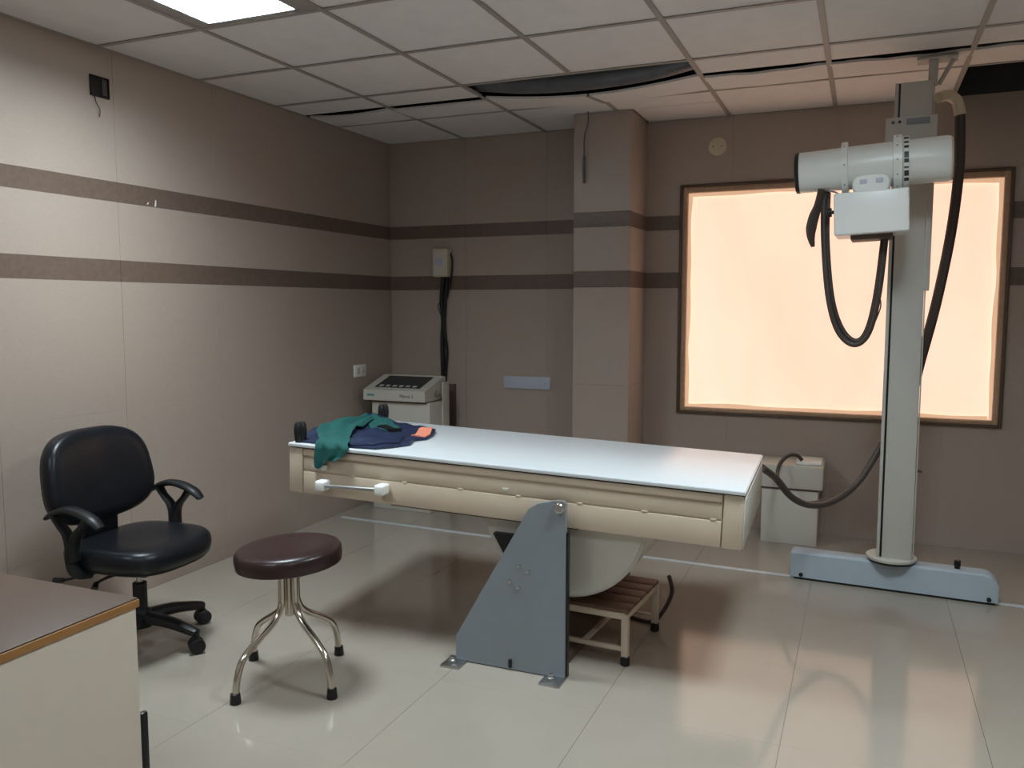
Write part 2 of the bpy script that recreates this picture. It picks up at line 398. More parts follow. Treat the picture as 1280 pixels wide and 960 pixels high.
MB(mx).box((LEN-.003, .0, -.014), (LEN+.003, WID, -.004)).build('edge_strip', 'alu', top, smooth=False)
MB(mx).rbox((.004, .012, -.022), (LEN-.004, WID-.012, -.015), .002).build('top_shadow_line', 'black', tb)  # black strip stands in for the shadow line below the top
bd = MB(mx).rbox((.072, .014, -.214), (LEN-.074, WID-.014, -.022), .004).build('body', 'cream', tb)
for a, b_ in ((0.002, .070), (LEN-.072, LEN-.002)):
    MB(mx).rbox((a, .006, -.214), (b_, WID-.006, -.020), .006).build('end_block', 'cream', tb)
MB(mx).rbox((LEN-.003, .012, -.208), (LEN+.004, WID-.012, -.026), .003).build('end_panel', 'cream_w', tb)
MB(mx).rbox((.074, .004, -.050), (LEN-.076, .02, -.022), .004).build('side_rail', 'cream', bd)
MB(mx).rbox((.074, .009, -.112), (LEN-.076, .02, -.056), .003).build('side_panel', 'cream', bd)
MB(mx).rbox((.074, .007, -.212), (LEN-.076, .02, -.117), .003).build('side_panel', 'cream', bd)
for q in range(7):
    uu = .30 + q*.245
    MB(mx).rbox((uu, .0055, -.118), (uu+.022, .012, -.110), .002).build('clip', 'cream', bd)
MB(mx).rbox((LEN*.5-.012+.05, .003, -.100), (LEN*.5+.012+.05, .012, -.088), .002).build('clip', 'cream_w', bd)
# carriage under the body, dark runner
MB(mx).box((LEN*.5-.10-.36, .03, -.222), (LEN*.5-.06+.40, .72, -.212)).build('runner', 'winedge', tb, smooth=False)
# handle on the near side
hd = MB(mx).tube([(.19, -.035, -.160), (.46, -.035, -.147)], .008, smooth=False).build('grab_handle', 'steel', tb)
for uu, ww in ((.165, -.160), (.445, -.147)):
    MB(mx).rbox((uu, -.05, ww-.022), (uu+.045, .008, ww+.022), .010, 3).build('handle_bracket', 'white', hd)
MB(mx).rbox((.13, -.012, -.100), (.20, .01, -.078), .004).build('bracket', 'cream_w', tb)
# tilting sector (half drum) under the middle
def sector(u, w_, d): return (u, d, w_)
rl = root_loc
arc = []
cxs, czs, rad = -1.05, .60, .335
for k in range(25):
    a = math.pi + math.pi*k/24
    arc.append((cxs + rad*math.cos(a), czs + rad*math.sin(a)))
MB(Matrix.Translation(-rl)).prism(arc, sector, 3.02, 3.40).build('tilt_drum', 'cream_w', tb)
MB(Matrix.Translation(-rl)).prism([(cxs + (rad-.012)*math.cos(math.pi+math.pi*k/24), czs + (rad-.012)*math.sin(math.pi+math.pi*k/24)) for k in range(25)], sector, 3.005, 3.022).build('drum_plate', 'cream_w', tb)
MB(Matrix.Translation(-rl)).prism([(-1.330, .500), (-1.10, .500), (-1.10, .37), (-1.262, .385)], sector, 2.975, 3.004).build('drum_opening', 'black', tb, smooth=False)
# pedestal plates
def plate(name, yy, t_):
    poly = [(-1.443, .004), (-.990, .004), (-.990, .670), (-.998, .680), (-1.03, .680), (-1.10, .662), (-1.135, .640), (-1.152, .610), (-1.443, .10)]
    return MB(Matrix.Translation(-rl)).prism(poly, sector, yy, yy+t_).build(name, 'grey', tb)
pl = plate('pedestal_plate', 2.868, .022)
p2 = plate('pedestal_plate', 3.80, .022)
MB(Matrix.Translation(-rl)).box((-.989, 2.880, .004), (-.984, 2.905, .56)).build('plate_flange', 'black', pl, smooth=False)
MB(Matrix.Translation(-rl)).lathe([(0, .020), (.006, .024), (.012, .024), (.014, .016), (.020, .012)][::-1] and [(0, .012), (.006, .016), (.008, .024), (.02, .024)], (-1.010, 2.848, .660), (0, 1, 0), 16).build('pivot_bolt', 'steel', pl)
for x, z in ((-1.175, .418), (-1.138, .400), (-1.212, .352), (-1.178, .333)):
    MB(Matrix.Translation(-rl)).lathe([(0, .004), (.002, .008), (.008, .008)], (x, 2.861, z), (0, 1, 0), 8).build('bolt', 'steel', pl)
MB(Matrix.Translation(-rl)).rbox((-1.215, 2.858, .012), (-1.203, 2.87, .044), .002).build('bolt', 'black', pl)
for x in (-1.43, -1.02):
    ft = MB(Matrix.Translation(-rl)).rbox((x-.045, 2.79, .0), (x+.035, 2.89, .008), .002).build('foot_plate', 'steel', pl)
    MB(Matrix.Translation(-rl)).lathe([(0, .018), (.014, .018), (.016, .010), (.028, .010)], (x-.008, 2.825, .008), (0, 0, 1), 6).build('anchor_nut', 'steel', ft, smooth=False)
MB(Matrix.Translation(-rl)).box((-1.40, 3.02, .0), (-1.02, 3.80, .03)).build('floor_beam', 'winedge', tb, smooth=False)
for vv in ((-2.205, 2.912), (-2.222, 3.610)):
    s_ = thing('strap_post', 'black rubber post at the %s corner of the x-ray table' % ('near left' if vv[1] < 3.4 else 'far left'), 'post', (vv[0], vv[1], .817), 0, 'black posts on the table end')
    MB().lathe([(0, .012), (.004, .014), (.02, .016), (.05, .019), (.075, .017), (.088, .011)], (0, -.007, 0), (0, 0, 1), 14).build('post_half', 'black', s_)
    MB().lathe([(0, .012), (.004, .014), (.02, .016), (.05, .019), (.075, .017), (.088, .011)], (.012, .007, 0), (0, 0, 1), 14).build('post_half', 'black', s_)

# ------------------------------------------------------------------ apron and cloth on the table
def tz(x, y): # table-top height
    p = TL; nrm = Wv
    return p.z - (nrm.x*(x-p.x) + nrm.y*(y-p.y))/nrm.z
ap_out = [(-2.180, 2.905), (-2.238, 2.955), (-2.246, 3.10), (-2.250, 3.30), (-2.256, 3.50), (-2.262, 3.57), (-2.18, 3.580), (-2.10, 3.560), (-2.012, 3.523), (-1.90, 3.485), (-1.83, 3.440), (-1.79, 3.340), (-1.772, 3.25), (-1.80, 3.18), (-1.765, 3.085), (-1.80, 2.990), (-1.84, 2.930), (-1.938, 2.908), (-2.038, 2.908)]
ap = thing('lead_apron', 'crumpled navy blue apron lying on the left end of the x-ray table', 'apron', (-2.03, 3.25, tz(-2.03, 3.25)))
def ridge(x, y, px, py, qx, qy, w_, h):
    dx, dy = qx-px, qy-py; L2 = dx*dx+dy*dy; t = max(0, min(1, ((x-px)*dx+(y-py)*dy)/L2))
    d = math.hypot(x-px-t*dx, y-py-t*dy)
    return h*math.exp(-(d/w_)**2)
def hgt(x, y):
    return (.010 + ridge(x, y, -2.24, 3.55, -2.23, 3.10, .07, .030) + ridge(x, y, -2.18, 3.52, -1.88, 3.38, .06, .016) + ridge(x, y, -1.83, 3.10, -2.0, 3.20, .035, .014)
            + ridge(x, y, -2.05, 2.97, -1.87, 3.05, .03, .010) + ridge(x, y, -2.10, 3.45, -1.98, 3.12, .035, .012)
            + .004*math.sin(19*x+27*y) + .003*math.sin(44*x-31*y))
def inside(x, y, poly):
    c = False
    for i in range(len(poly)):
        (x0, y0), (x1, y1) = poly[i-1], poly[i]
        if (y0 > y) != (y1 > y) and x < (x1-x0)*(y-y0)/(y1-y0)+x0: c = not c
    return c
def edge_d(x, y, poly):
    m_ = 9
    for i in range(len(poly)):
        a, b_ = Vector(poly[i-1]), Vector(poly[i]); d = b_-a; t = max(0, min(1, (Vector((x, y))-a).dot(d)/d.length_squared))
        m_ = min(m_, (Vector((x, y))-a-d*t).length)
    return m_
def sheet(outl, name, parent, material, hf, base, nr=14):
    c = Vector((sum(p[0] for p in outl)/len(outl), sum(p[1] for p in outl)/len(outl)))
    o2 = []
    for i in range(len(outl)):
        a, b_ = Vector(outl[i]), Vector(outl[(i+1) % len(outl)])
        for k in range(5): o2.append(a.lerp(b_, k/5))
    rings = [[(p.x-base[0], p.y-base[1], tz(p.x, p.y)+hf(p.x, p.y, 0)*.15+.0006-base[2]) for p in o2]]
    for r in range(nr+1):
        k = 1-(r/nr)**1.5*.985
        rr = []
        for p in o2:
            q = c+(p-c)*k; rr.append((q.x-base[0], q.y-base[1], tz(q.x, q.y)+hf(q.x, q.y, 1-k)-base[2]))
        rings.append(rr)
    return MB().rings(rings).build(name, material, parent, angle=50)
bs = tuple(ap.location)
sheet(ap_out, 'apron_sheet', ap, 'navy', lambda x, y, k: hgt(x, y), bs)
sheet([(-1.995, 2.935), (-1.86, 2.945), (-1.80, 3.06), (-1.86, 3.20), (-2.02, 3.27), (-2.06, 3.10)], 'folded_flap', ap, 'navy', lambda x, y, k: hgt(x, y)+.006+.005*min(1, k*6), bs, 8)
sheet([(-1.838, 3.225), (-1.785, 3.255), (-1.805, 3.34), (-1.838, 3.425), (-1.888, 3.455), (-1.885, 3.40)], 'orange_patch', ap, 'orange', lambda x, y, k: hgt(x, y)+.005, bs, 5)
sheet([(-2.05, 3.285), (-1.95, 3.270), (-1.93, 3.300), (-2.02, 3.330)], 'black_strap', ap, 'black', lambda x, y, k: hgt(x, y)+.016, bs, 4)
gc = thing('green_cloth', 'green cotton cloth draped over the apron and the table edge', 'cloth', (-2.06, 2.95, tz(-2.06, 2.95)))
gb = tuple(gc.location)
def lerp1(tab, t):
    for (t0, v0), (t1, v1) in zip(tab[:-1], tab[1:]):
        if t <= t1: return v0+(v1-v0)*(t-t0)/(t1-t0)
    return tab[-1][1]
LEFT = [(0, -2.100), (.3, -2.092), (.42, -2.10), (.55, -2.20), (.75, -2.235), (1, -2.215)]
RIGHT = [(0, -2.00), (.12, -1.955), (.3, -1.935), (.42, -1.955), (.55, -2.03), (.75, -2.12), (1, -2.17)]
def green(u, v):
    x = lerp1(LEFT, v) + (lerp1(RIGHT, v)-lerp1(LEFT, v))*u
    if v < .40:
        k = v/.40
        yb = TL.y + (x-TL.x)*U.y/U.x
        y = yb - .014 - .006*math.sin(u*14+k*3) - .006*(1-k)
        z = tz(x, yb) + .018 - (.098 - .035*max(0, u-.45)*2 + .012*math.sin(u*8))*(1-k)
        if k > .8: y += .010*((k-.8)/.2)
    else:
        k = (v-.40)/.60
        y = TL.y + (x-TL.x)*U.y/U.x + .004 + .56*k
        z = tz(x, y) + .018 + (hgt(x, y)+.006-.018+.006)*min(1, k*6) + .005*math.sin(u*11+k*7)*min(1, k*5) + .003
    return (x-gb[0], y-gb[1], z-gb[2])
MB().grid(green, 20, 40, (0, .002, .003)).build('cloth_sheet', 'green', gc, angle=80)
def green2(x, y, k): return hgt(x, y)+.007+.004*math.sin(40*x+25*y)
sheet([(-2.21, 3.43), (-2.20, 3.50), (-2.08, 3.46), (-1.97, 3.36), (-1.955, 3.29), (-2.04, 3.26), (-2.11, 3.33)], 'cloth_fold', gc, 'green', green2, gb, 6)

# ------------------------------------------------------------------ floor rail
rail = thing('floor_rail', 'thin white aluminium rail strip along the floor under the tube stand', 'rail', (-1.2, 4.50, 0), R(-2.6))
MB().rbox((-1.95, -.016, 0), (2.4, .016, .006), .002).build('rail_strip', 'alu', rail)
MB().box((-1.95, -.003, .006), (2.4, .003, .0075)).build('rail_groove', 'louver', rail, smooth=False)

# ------------------------------------------------------------------ tube stand
st = thing('xray_tube_stand', 'tall grey x-ray stand with blue-grey base, white tube head and collimator box', 'x-ray stand', (.165, 4.46, 0), R(-3.4))
base_prof = [(-.055, .012), (.055, .012), (.055, .135), (.045, .143), (-.045, .143), (-.055, .135)]
bm_ = MB()
def bsec(x, k): return [(x, y*k, .012+(z-.012)*(1 if k == 1 else .96)) for y, z in base_prof]
bm_.rings([bsec(-.468, .9), bsec(-.460, 1), bsec(.40, 1)] + [[(.40+.065*math.sin(a), y*(1-.12*(1-math.cos(a))), .012+(z-.012)*(.55+.45*math.cos(a))) for y, z in base_prof] for a in (R(25), R(50), R(75), R(90))])
base = bm_.build('base', 'basegrey', st)
MB().box((-.45, -.048, 0), (.45, .048, .014)).build('base_skid', 'black', base, smooth=False)
for x in (-.415, .425): MB().lathe([(0, .010), (.01, .010), (.012, .006)], (x, -.054, .028), (0, -1, 0), 10).build('screw', 'black', base)
MB().lathe([(0, .012), (.012, .012), (.014, .015), (.04, .015), (.042, .008)], (.29, .0, .142), (0, 0, 1), 12).build('lock_knob', 'black', base)
MB().lathe([(0, .108), (.012, .112)], (0, 0, .143), (0, 0, 1), 36).build('collar_gasket', 'black', st)
MB().lathe([(0, .114), (.012, .116), (.016, .112), (.016, .01)], (0, 0, .155), (0, 0, 1), 36).build('collar', 'cream_w', st)
H_ = 2.43
MB().rbox((-.042, -.07, .17), (.092, .06, H_), .004).build('column', 'colgrey', st)
MB().box((-.052, -.055, .17), (-.041, .05, H_)).build('column_slot', 'black', st, smooth=False)
MB().rbox((-.066, -.07, .17), (-.051, .06, H_), .002).build('column_flange', 'colgrey', st)
MB().rbox((.094, -.05, .17), (.100, .05, H_), .002).build('column_flange', 'cream_w', st)
tp = MB().rbox((.070, -.03, H_-.01), (.110, .03, 2.53), .003).build('ceiling_post', 'colgrey', st)
MB().rbox((.02, -.05, 2.528), (.19, .05, 2.540), .002).build('ceiling_plate', 'colgrey', tp)
MB().tube([(.115, 0, 2.42), (.175, 0, 2.535)], .010, smooth=False).build('brace', 'colgrey', tp)
cr_ = MB().rbox((-.10, -.115, 2.06), (.118, .085, 2.265), .006).build('carriage', 'colgrey', st)
for x in (-.068, -.040): MB().lathe([(0, .007), (.006, .007)], (x, -.114, 2.243), (0, -1, 0), 10).build('bolt', 'ink', cr_)
MB().rbox((-.012, -.121, 2.228), (.085, -.112, 2.256), .003).build('slot', 'grey', cr_)
MB().rbox((-.245, -.12, 2.045), (-.10, -.02, 2.150), .006).build('arm_box', 'colgrey', cr_)
MB().rbox((.086, -.075, 1.47), (.114, .05, 2.06), .004).build('counter_plate', 'colgrey', cr_)
MB().lathe([(0, .05), (.22, .05)], (-.01, -.10, 2.06), (0, -1, 0), 24).build('cross_arm', 'colgrey', cr_)
MB().lathe([(0, .006), (.02, .006)], (.100, 0, .60), (1, 0, 0), 8).build('bolt', 'black', st)

# tube head carried on the stand's cross arm
hx_, hy_, hz_ = .005, 4.11, 2.015
tilt = Matrix.Rotation(R(-2.4), 4, 'Y')
th = st   # the head is carried by the stand: its pieces are parts of it
SM = Matrix.Translation((.165, 4.46, 0)) @ Matrix.Rotation(R(-3.4), 4, 'Z')
tilt = SM.inverted() @ Matrix.Translation((hx_, hy_, hz_)) @ Matrix.Rotation(R(-1.5), 4, 'Z') @ tilt
hs = MB(tilt).lathe([(-.305, .085), (-.300, .090), (-.10, .094), (.10, .096), (.30, .097), (.312, .094)], (0, 0, 0), (1, 0, 0), 40).build('tube_housing', 'white', th)
MB(tilt).lathe([(-.320, .080), (-.316, .091), (-.302, .0925), (-.299, .088)], (0, 0, 0), (1, 0, 0), 40).build('end_cap', 'black', hs)
MB(tilt).lathe([(.311, .088), (.316, .092), (.320, .088)], (0, 0, 0), (1, 0, 0), 40).build('end_cap', 'ivory', hs)
rg = MB(tilt).lathe([(-.122, .095), (-.121, .116), (-.094, .116), (-.093, .095)], (0, 0, 0), (1, 0, 0), 44).build('ring', 'white', th)
for a in range(0, 360, 45): MB(tilt).lathe([(0, .004), (.002, .004)], (-.1075, .115*math.cos(R(a)), .115*math.sin(R(a))), (0, math.cos(R(a)), math.sin(R(a))), 6).build('screw', 'grey', rg)
rg = MB(tilt).lathe([(.088, .095), (.089, .122), (.124, .122), (.125, .095)], (0, 0, 0), (1, 0, 0), 44).build('ring', 'white', th)
for a in range(0, 360, 30): MB(tilt).lathe([(0, .004), (.002, .004)], (.104, .121*math.cos(R(a)), .121*math.sin(R(a))), (0, math.cos(R(a)), math.sin(R(a))), 6).build('screw', 'grey', rg)
MB(tilt).lathe([(.125, .096), (.126, .114), (.150, .114), (.151, .096)], (0, 0, 0), (1, 0, 0), 44).build('scale_ring', 'white', th)
for a0, da in ((205, 12), (196, 4), (180, 8), (165, 13), (150, 6), (138, 5), (222, 8), (120, 8)):
    r_ = []
    b_ = MB(tilt)
    n_ = 5
    b_.rings([[(.130+.018*s1, rr*math.cos(R(a0+da*k/n_)), rr*math.sin(R(a0+da*k/n_))) for s1, rr in ((0, .1135), (1, .1135), (1, .1155), (0, .1155))] for k in range(n_+1)])
    b_.build('scale_mark', 'ink', rg)
# saddle (fan-shaped neck) and collimator
sd = sup(.076, .040, 3.2, 32)
MB(tilt).rings([[(u+.0, d, v-.090) for u, v in ((a*k, c*k) for a, c in sd)] for k, d in ((.92, -.112), (1.0, -.106), (1.0, .10))]).build('saddle', 'white', th)
for x in (-.045, .02): MB(tilt).rbox((x, -.116, -.088), (x+.028, -.110, -.070), .002).build('slot', 'bluegrey', th)
MB(tilt).lathe([(0, .055), (.05, .055)], (0, -.01, -.145), (0, 0, 1), 24).build('neck', 'white', th)
co = MB(tilt).rbox((-.150, -.135, -.305), (.150, .115, -.122), .008, 3).build('collimator', 'white', th)
MB(tilt).rbox((-.085, -.09, -.325), (.085, .09, -.304), .003).build('filter_rail', 'winedge', co)
MB(tilt).lathe([(0, .008), (.012, .008), (.013, .02), (.03, .02), (.032, .014)], (-.150, -.06, -.195), (-1, 0, 0), 16).build('dial_knob', 'black', co)
MB(tilt).tube([(-.13, -.05, -.118), (-.15, -.05, -.105), (-.195, -.03, -.09)], .004).build('latch', 'steel', co)
MB(tilt).tube([(-.195, .02, -.08), (-.197, .02, -.125)], .022, smooth=False).build('cable_gland', 'cable', th)

def cable(name, label, cat, runs, material, group=None):
    base_ = Vector(runs[0][0][0])
    t_ = thing(name, label, cat, base_, 0, group)
    for pts, r in runs: MB().tube([Vector(p)-base_ for p in pts], r, seg=10, sub=6).build('cable_run', material, t_)
    return t_
cable('tube_cable', 'brown cable bundle hanging in a loop below the tube head', 'cable', [
    ([(-.190, 4.13, 1.91), (-.183, 4.12, 1.70), (-.156, 4.12, 1.444), (-.110, 4.13, 1.285), (-.040, 4.13, 1.222), (.020, 4.13, 1.275), (.055, 4.13, 1.443), (.075, 4.12, 1.70)], .013),
    ([(-.170, 4.13, 1.91), (-.168, 4.12, 1.70), (-.140, 4.13, 1.444), (-.095, 4.14, 1.30), (-.036, 4.14, 1.240), (.010, 4.14, 1.285), (.042, 4.14, 1.443), (.064, 4.13, 1.70)], .010),
    ([(.055, 4.11, 1.46), (.066, 4.10, 1.40), (.050, 4.11, 1.34), (.035, 4.12, 1.30)], .003)], 'cable')
t_ = thing('cable_end', 'flat brown cable sleeve hanging loose from the left of the tube head', 'cable', (-.215, 4.08, 1.90))
MB().tube([(.016, 0, .02), (.004, 0, -.05), (-.012, 0, -.10), (-.022, 0, -.15), (-.022, 0, -.19), (-.012, 0, -.235)], [.018, .022, .028, .029, .022, .010], sq=.5).build('sleeve', 'cable', t_)
cable('column_hose', 'thick brown hose curving down behind the stand column', 'hose', [
    ([(.385, 4.585, 2.30), (.393, 4.60, 2.056), (.372, 4.60, 1.754), (.321, 4.59, 1.408), (.262, 4.58, 1.12), (.24, 4.57, 1.0)], .024)], 'cable')
hr = MB().tube([Vector(p)-Vector((.385, 4.585, 2.30)) for p in ((.285, 4.52, 2.375), (.33, 4.56, 2.39), (.368, 4.58, 2.365), (.385, 4.585, 2.30))], .026).build('hose_elbow', 'ivory', bpy.data.objects['column_hose'])
cable('floor_cable', 'grey brown cable sagging from the x-ray table end to the stand', 'cable', [
    ([(-.385, 3.72, .70), (-.342, 3.90, .622), (-.281, 4.05, .508), (-.199, 4.20, .444), (-.096, 4.35, .448), (.01, 4.45, .537), (.106, 4.53, .713)], .016),
    ([(-.307, 5.12, .50), (-.338, 5.10, .530), (-.379, 5.05, .530), (-.418, 5.0, .489), (-.421, 4.9, .428), (-.352, 4.6, .414), (-.241, 4.3, .429), (-.12, 4.36, .445)], .011)], 'cable')

# ------------------------------------------------------------------ generator cabinet on the floor behind the table
tr = thing('transformer_box', 'low cream generator box with overhanging lid against the far wall', 'generator', (-.36, 5.20, 0))
MB().rbox((-.165, -.12, .0), (.150, .16, .335), .004).build('body', 'cream_w', tr)
MB().rbox((-.18, -.135, .335), (.175, .17, .470), .006).build('lid', 'cream_w', tr)
MB().rbox((.02, -.10, .470), (.165, .10, .492), .008, 3).build('terminal_cover', 'white', tr)
MB().box((-.17, -.126, .325), (.152, -.118, .334)).build('seam', 'winedge', tr, smooth=False)

# ------------------------------------------------------------------ control console in the corner
cc = thing('control_console', 'cream x-ray control console with sloping dark key panel in the corner', 'control console', (-2.90, 5.08, 0))
MB().rbox((-.205, -.17, 0), (.245, .10, .748), .005).build('body', 'cream_w', cc)
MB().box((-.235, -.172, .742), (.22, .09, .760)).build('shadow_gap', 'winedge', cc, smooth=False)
hd = MB().prism([(-.205, .757), (.095, .757), (.095, .905), (.075, .912), (-.205, .828)], lambda y, z, d: (d, y, z), -.250, .228).build('console_head', 'cream_w', cc)
sl = (0.912-.828)/.28
MB().prism([(-.160, .828+.045*sl+.001), (.040, .828+.245*sl+.001), (.040, .828+.245*sl+.004), (-.160, .828+.045*sl+.004)], lambda y, z, d: (d, y, z), -.185, .165).build('key_panel', 'dkglass', hd)
for q in range(6):
    MB().prism([(-.15, .828+.055*sl+.004), (-.125, .828+.080*sl+.004), (-.125, .828+.080*sl+.006), (-.15, .828+.055*sl+.006)], lambda y, z, d: (d, y, z), -.16+q*.052, -.13+q*.052).build('key', 'colgrey', hd)
MB().box((-.222, -.2062, .785), (-.165, -.204, .800)).build('badge', 'teal', hd, smooth=False)
fc = bpy.data.curves.new('lettering', 'FONT'); fc.body = 'Pilecto 2'; fc.size = .030; fc.extrude = .0005
fo = bpy.data.objects.new('lettering_tmp', fc); C.objects.link(fo)
bpy.context.view_layer.update()
me = bpy.data.meshes.new_from_object(fo.evaluated_get(bpy.context.evaluated_depsgraph_get()))
bpy.data.objects.remove(fo)
me.materials.clear(); me.materials.append(M['ink'])
lt = link('lettering', me, hd); lt.location = (.035, -.2065, .782); lt.rotation_euler = (R(90), 0, 0)
MB().lathe([(0, .006), (.008, .006), (.009, .022), (.03, .022), (.032, .016)], (.228, -.05, .80), (1, 0, 0), 18).build('side_knob', 'steel', cc)
MB().rbox((.245, .0, 0), (.256, .098, .875), .003).build('side_cheek', 'cream_w', cc)
bo = MB().rbox((-2.755, 5.352, .0), (-2.690, 5.378, .838), .003).build('wall_strip', 'winedge'); tag(bo, 'dark brown strip on the far wall beside the console', 'strip')  # plain dark brown upright strip against the far wall

# ------------------------------------------------------------------ things on the walls
mb = thing('breaker_box', 'cream breaker box on the far wall above the console', 'breaker box', (-2.78, YB, 1.70))
bx_ = MB().rbox((-.058, -.07, -.098), (.058, 0, .098), .006).build('box', 'ivory', mb)
MB().rbox((-.045, -.074, -.085), (.045, -.068, .085), .003).build('cover', 'cream_w', bx_)
MB().rbox((-.034, -.0765, -.02), (.022, -.072, .03), .002).build('breaker_window', 'bluegrey', bx_)
cable('wall_cable', 'black cable bundle running down the far wall from the breaker box', 'cable', [
    ([(-2.775, 5.355, 1.605), (-2.794, 5.36, 1.439), (-2.785, 5.365, 1.296), (-2.794, 5.365, 1.124), (-2.790, 5.365, .90), (-2.80, 5.366, .70)], .016),
    ([(-2.745, 5.355, 1.605), (-2.765, 5.36, 1.40), (-2.773, 5.36, 1.25), (-2.757, 5.365, 1.067), (-2.768, 5.365, .92), (-2.775, 5.366, .70)], .011),
    ([(-2.722, 5.362, 1.77), (-2.708, 5.366, 1.70), (-2.722, 5.366, 1.58), (-2.752, 5.362, 1.45)], .006),
    ([(-2.775, 5.345, 1.44), (-2.82, 5.355, 1.40), (-2.80, 5.36, 1.33)], .003)], 'blackcable')
wpn = MB().rbox((-2.315, YB-.010, .823), (-1.968, YB, .910), .003).build('blank_plate', 'bluegrey'); tag(wpn, 'long pale blank plate on the far wall left of the pillar', 'wall plate')
for x in (-2.28, -2.003): MB().lathe([(0, .004), (.002, .003)], (x, YB-.010, .866), (0, -1, 0), 8).build('screw', 'grey', wpn)
rc = MB().lathe([(0, .056), (.008, .056), (.012, .050), (.013, .002)], (-.875, YB, 2.379), (0, -1, 0), 32).build('round_cover', 'ivory'); tag(rc, 'round cream junction cover on the far wall above the window', 'junction cover')
for x in (-.90, -.85): MB().lathe([(0, .004), (.002, .003)], (x, YB-.013, 2.379), (0, -1, 0), 8).build('screw', 'winedge', rc)
sk = thing('wall_socket', 'small white socket plate on the side wall beside the console', 'socket', (XL, 4.935, .95))
MB().rbox((0, -.072, -.042), (.012, .072, .042), .003).build('plate', 'white', sk)
for y in (-.03, .03): MB().rbox((.011, y-.018, -.02), (.015, y+.018, .02), .002).build('switch', 'cream_w', sk)
bb = thing('open_switch_box', 'empty black switch box with a loose wire high on the side wall', 'switch box', (XL, 2.862, 2.38))
MB().box((0, -.048, -.042), (.004, .048, .042)).build('box_back', 'black', bb, smooth=False)
for a, b_ in (((0, -.05, -.045), (.010, -.044, .045)), ((0, .044, -.045), (.010, .05, .045)), ((0, -.05, .040), (.010, .05, .045)), ((0, -.05, -.045), (.010, .05, -.040))): MB().box(a, b_).build('box_rim', 'black', bb, smooth=False)
MB().rbox((.003, .01, -.035), (.012, .035, .035), .002).build('module', 'cable', bb)
MB().tube([(.006, -.03, -.04), (.012, -.028, -.075), (.014, -.012, -.10), (.010, -.012, -.135)], .0022).build('loose_wire', 'cable', bb)
for (y, z, l) in ((3.163, 1.897, .035), (3.115, 1.892, .014)):
    pc = MB().rings([[(XL, y-.004, z-l/2), (XL, y+.006, z-l/2+.004), (XL, y+.008, z+l/2), (XL, y+.001, z+l/2-.005)], [(XL+.001, y-.004, z-l/2), (XL+.001, y+.006, z-l/2+.004), (XL+.001, y+.008, z+l/2), (XL+.001, y+.001, z+l/2-.005)]]).build('chipped_spot', 'white', wl, smooth=False)
cable('hanging_wire', 'thin grey wire dangling from the ceiling in front of the pillar', 'wire', [
    ([(-1.575, 4.93, 2.60), (-1.578, 4.95, 2.50), (-1.600, 4.95, 2.42), (-1.602, 4.95, 2.30)], .004), ([(-1.602, 4.95, 2.30), (-1.601, 4.95, 2.14)], .009)], 'duct')

# ------------------------------------------------------------------ step stool under the table
ss = thing('step_stool', 'low cream metal foot step with brown slatted top under the x-ray table', 'step stool', (-.965, 3.29, 0), R(-4))
LX, LY, hz = .165, .195, .225
for sx in (-1, 1):
    for sy in (-1, 1):
        lg = MB().rbox((sx*LX-.014, sy*LY-.014, .035), (sx*LX+.014, sy*LY+.014, hz-.02), .003).build('leg', 'cream', ss)
        MB().lathe([(0, .016), (.004, .020), (.034, .018), (.038, .014)], (sx*LX, sy*LY, 0), (0, 0, 1), 12).build('rubber_foot', 'black', lg)
for sy in (-1, 1):
    MB().rbox((-LX, sy*LY-.010, hz-.042), (LX, sy*LY+.010, hz-.016), .003).build('rail', 'cream', ss)
    MB().rbox((-LX, sy*LY-.009, .055), (LX, sy*LY+.009, .073), .003).build('stretcher', 'cream', ss)
for sx in (-1, 1): MB().rbox((sx*LX-.009, -LY, hz-.042), (sx*LX+.009, LY, hz-.016), .003).build('rail', 'cream', ss)
MB().rbox((-.02, -LY, .057), (.0, LY, .073), .003).build('stretcher', 'cream', ss)
for q in range(5):
    y0 = -LY-.012 + q*(2*LY+.024)/5
    MB().rbox((-LX-.012, y0+.003, hz-.016), (LX+.012, y0+(2*LY+.024)/5-.003, hz), .003).build('slat', 'slat', ss)
cable('loose_cable', 'thin dark cable curling on the floor behind the step stool', 'cable', [([(-.735, 3.50, .24), (-.725, 3.52, .16), (-.77, 3.52, .06), (-.83, 3.54, .009), (-1.0, 3.60, .009)], .009)], 'cable')

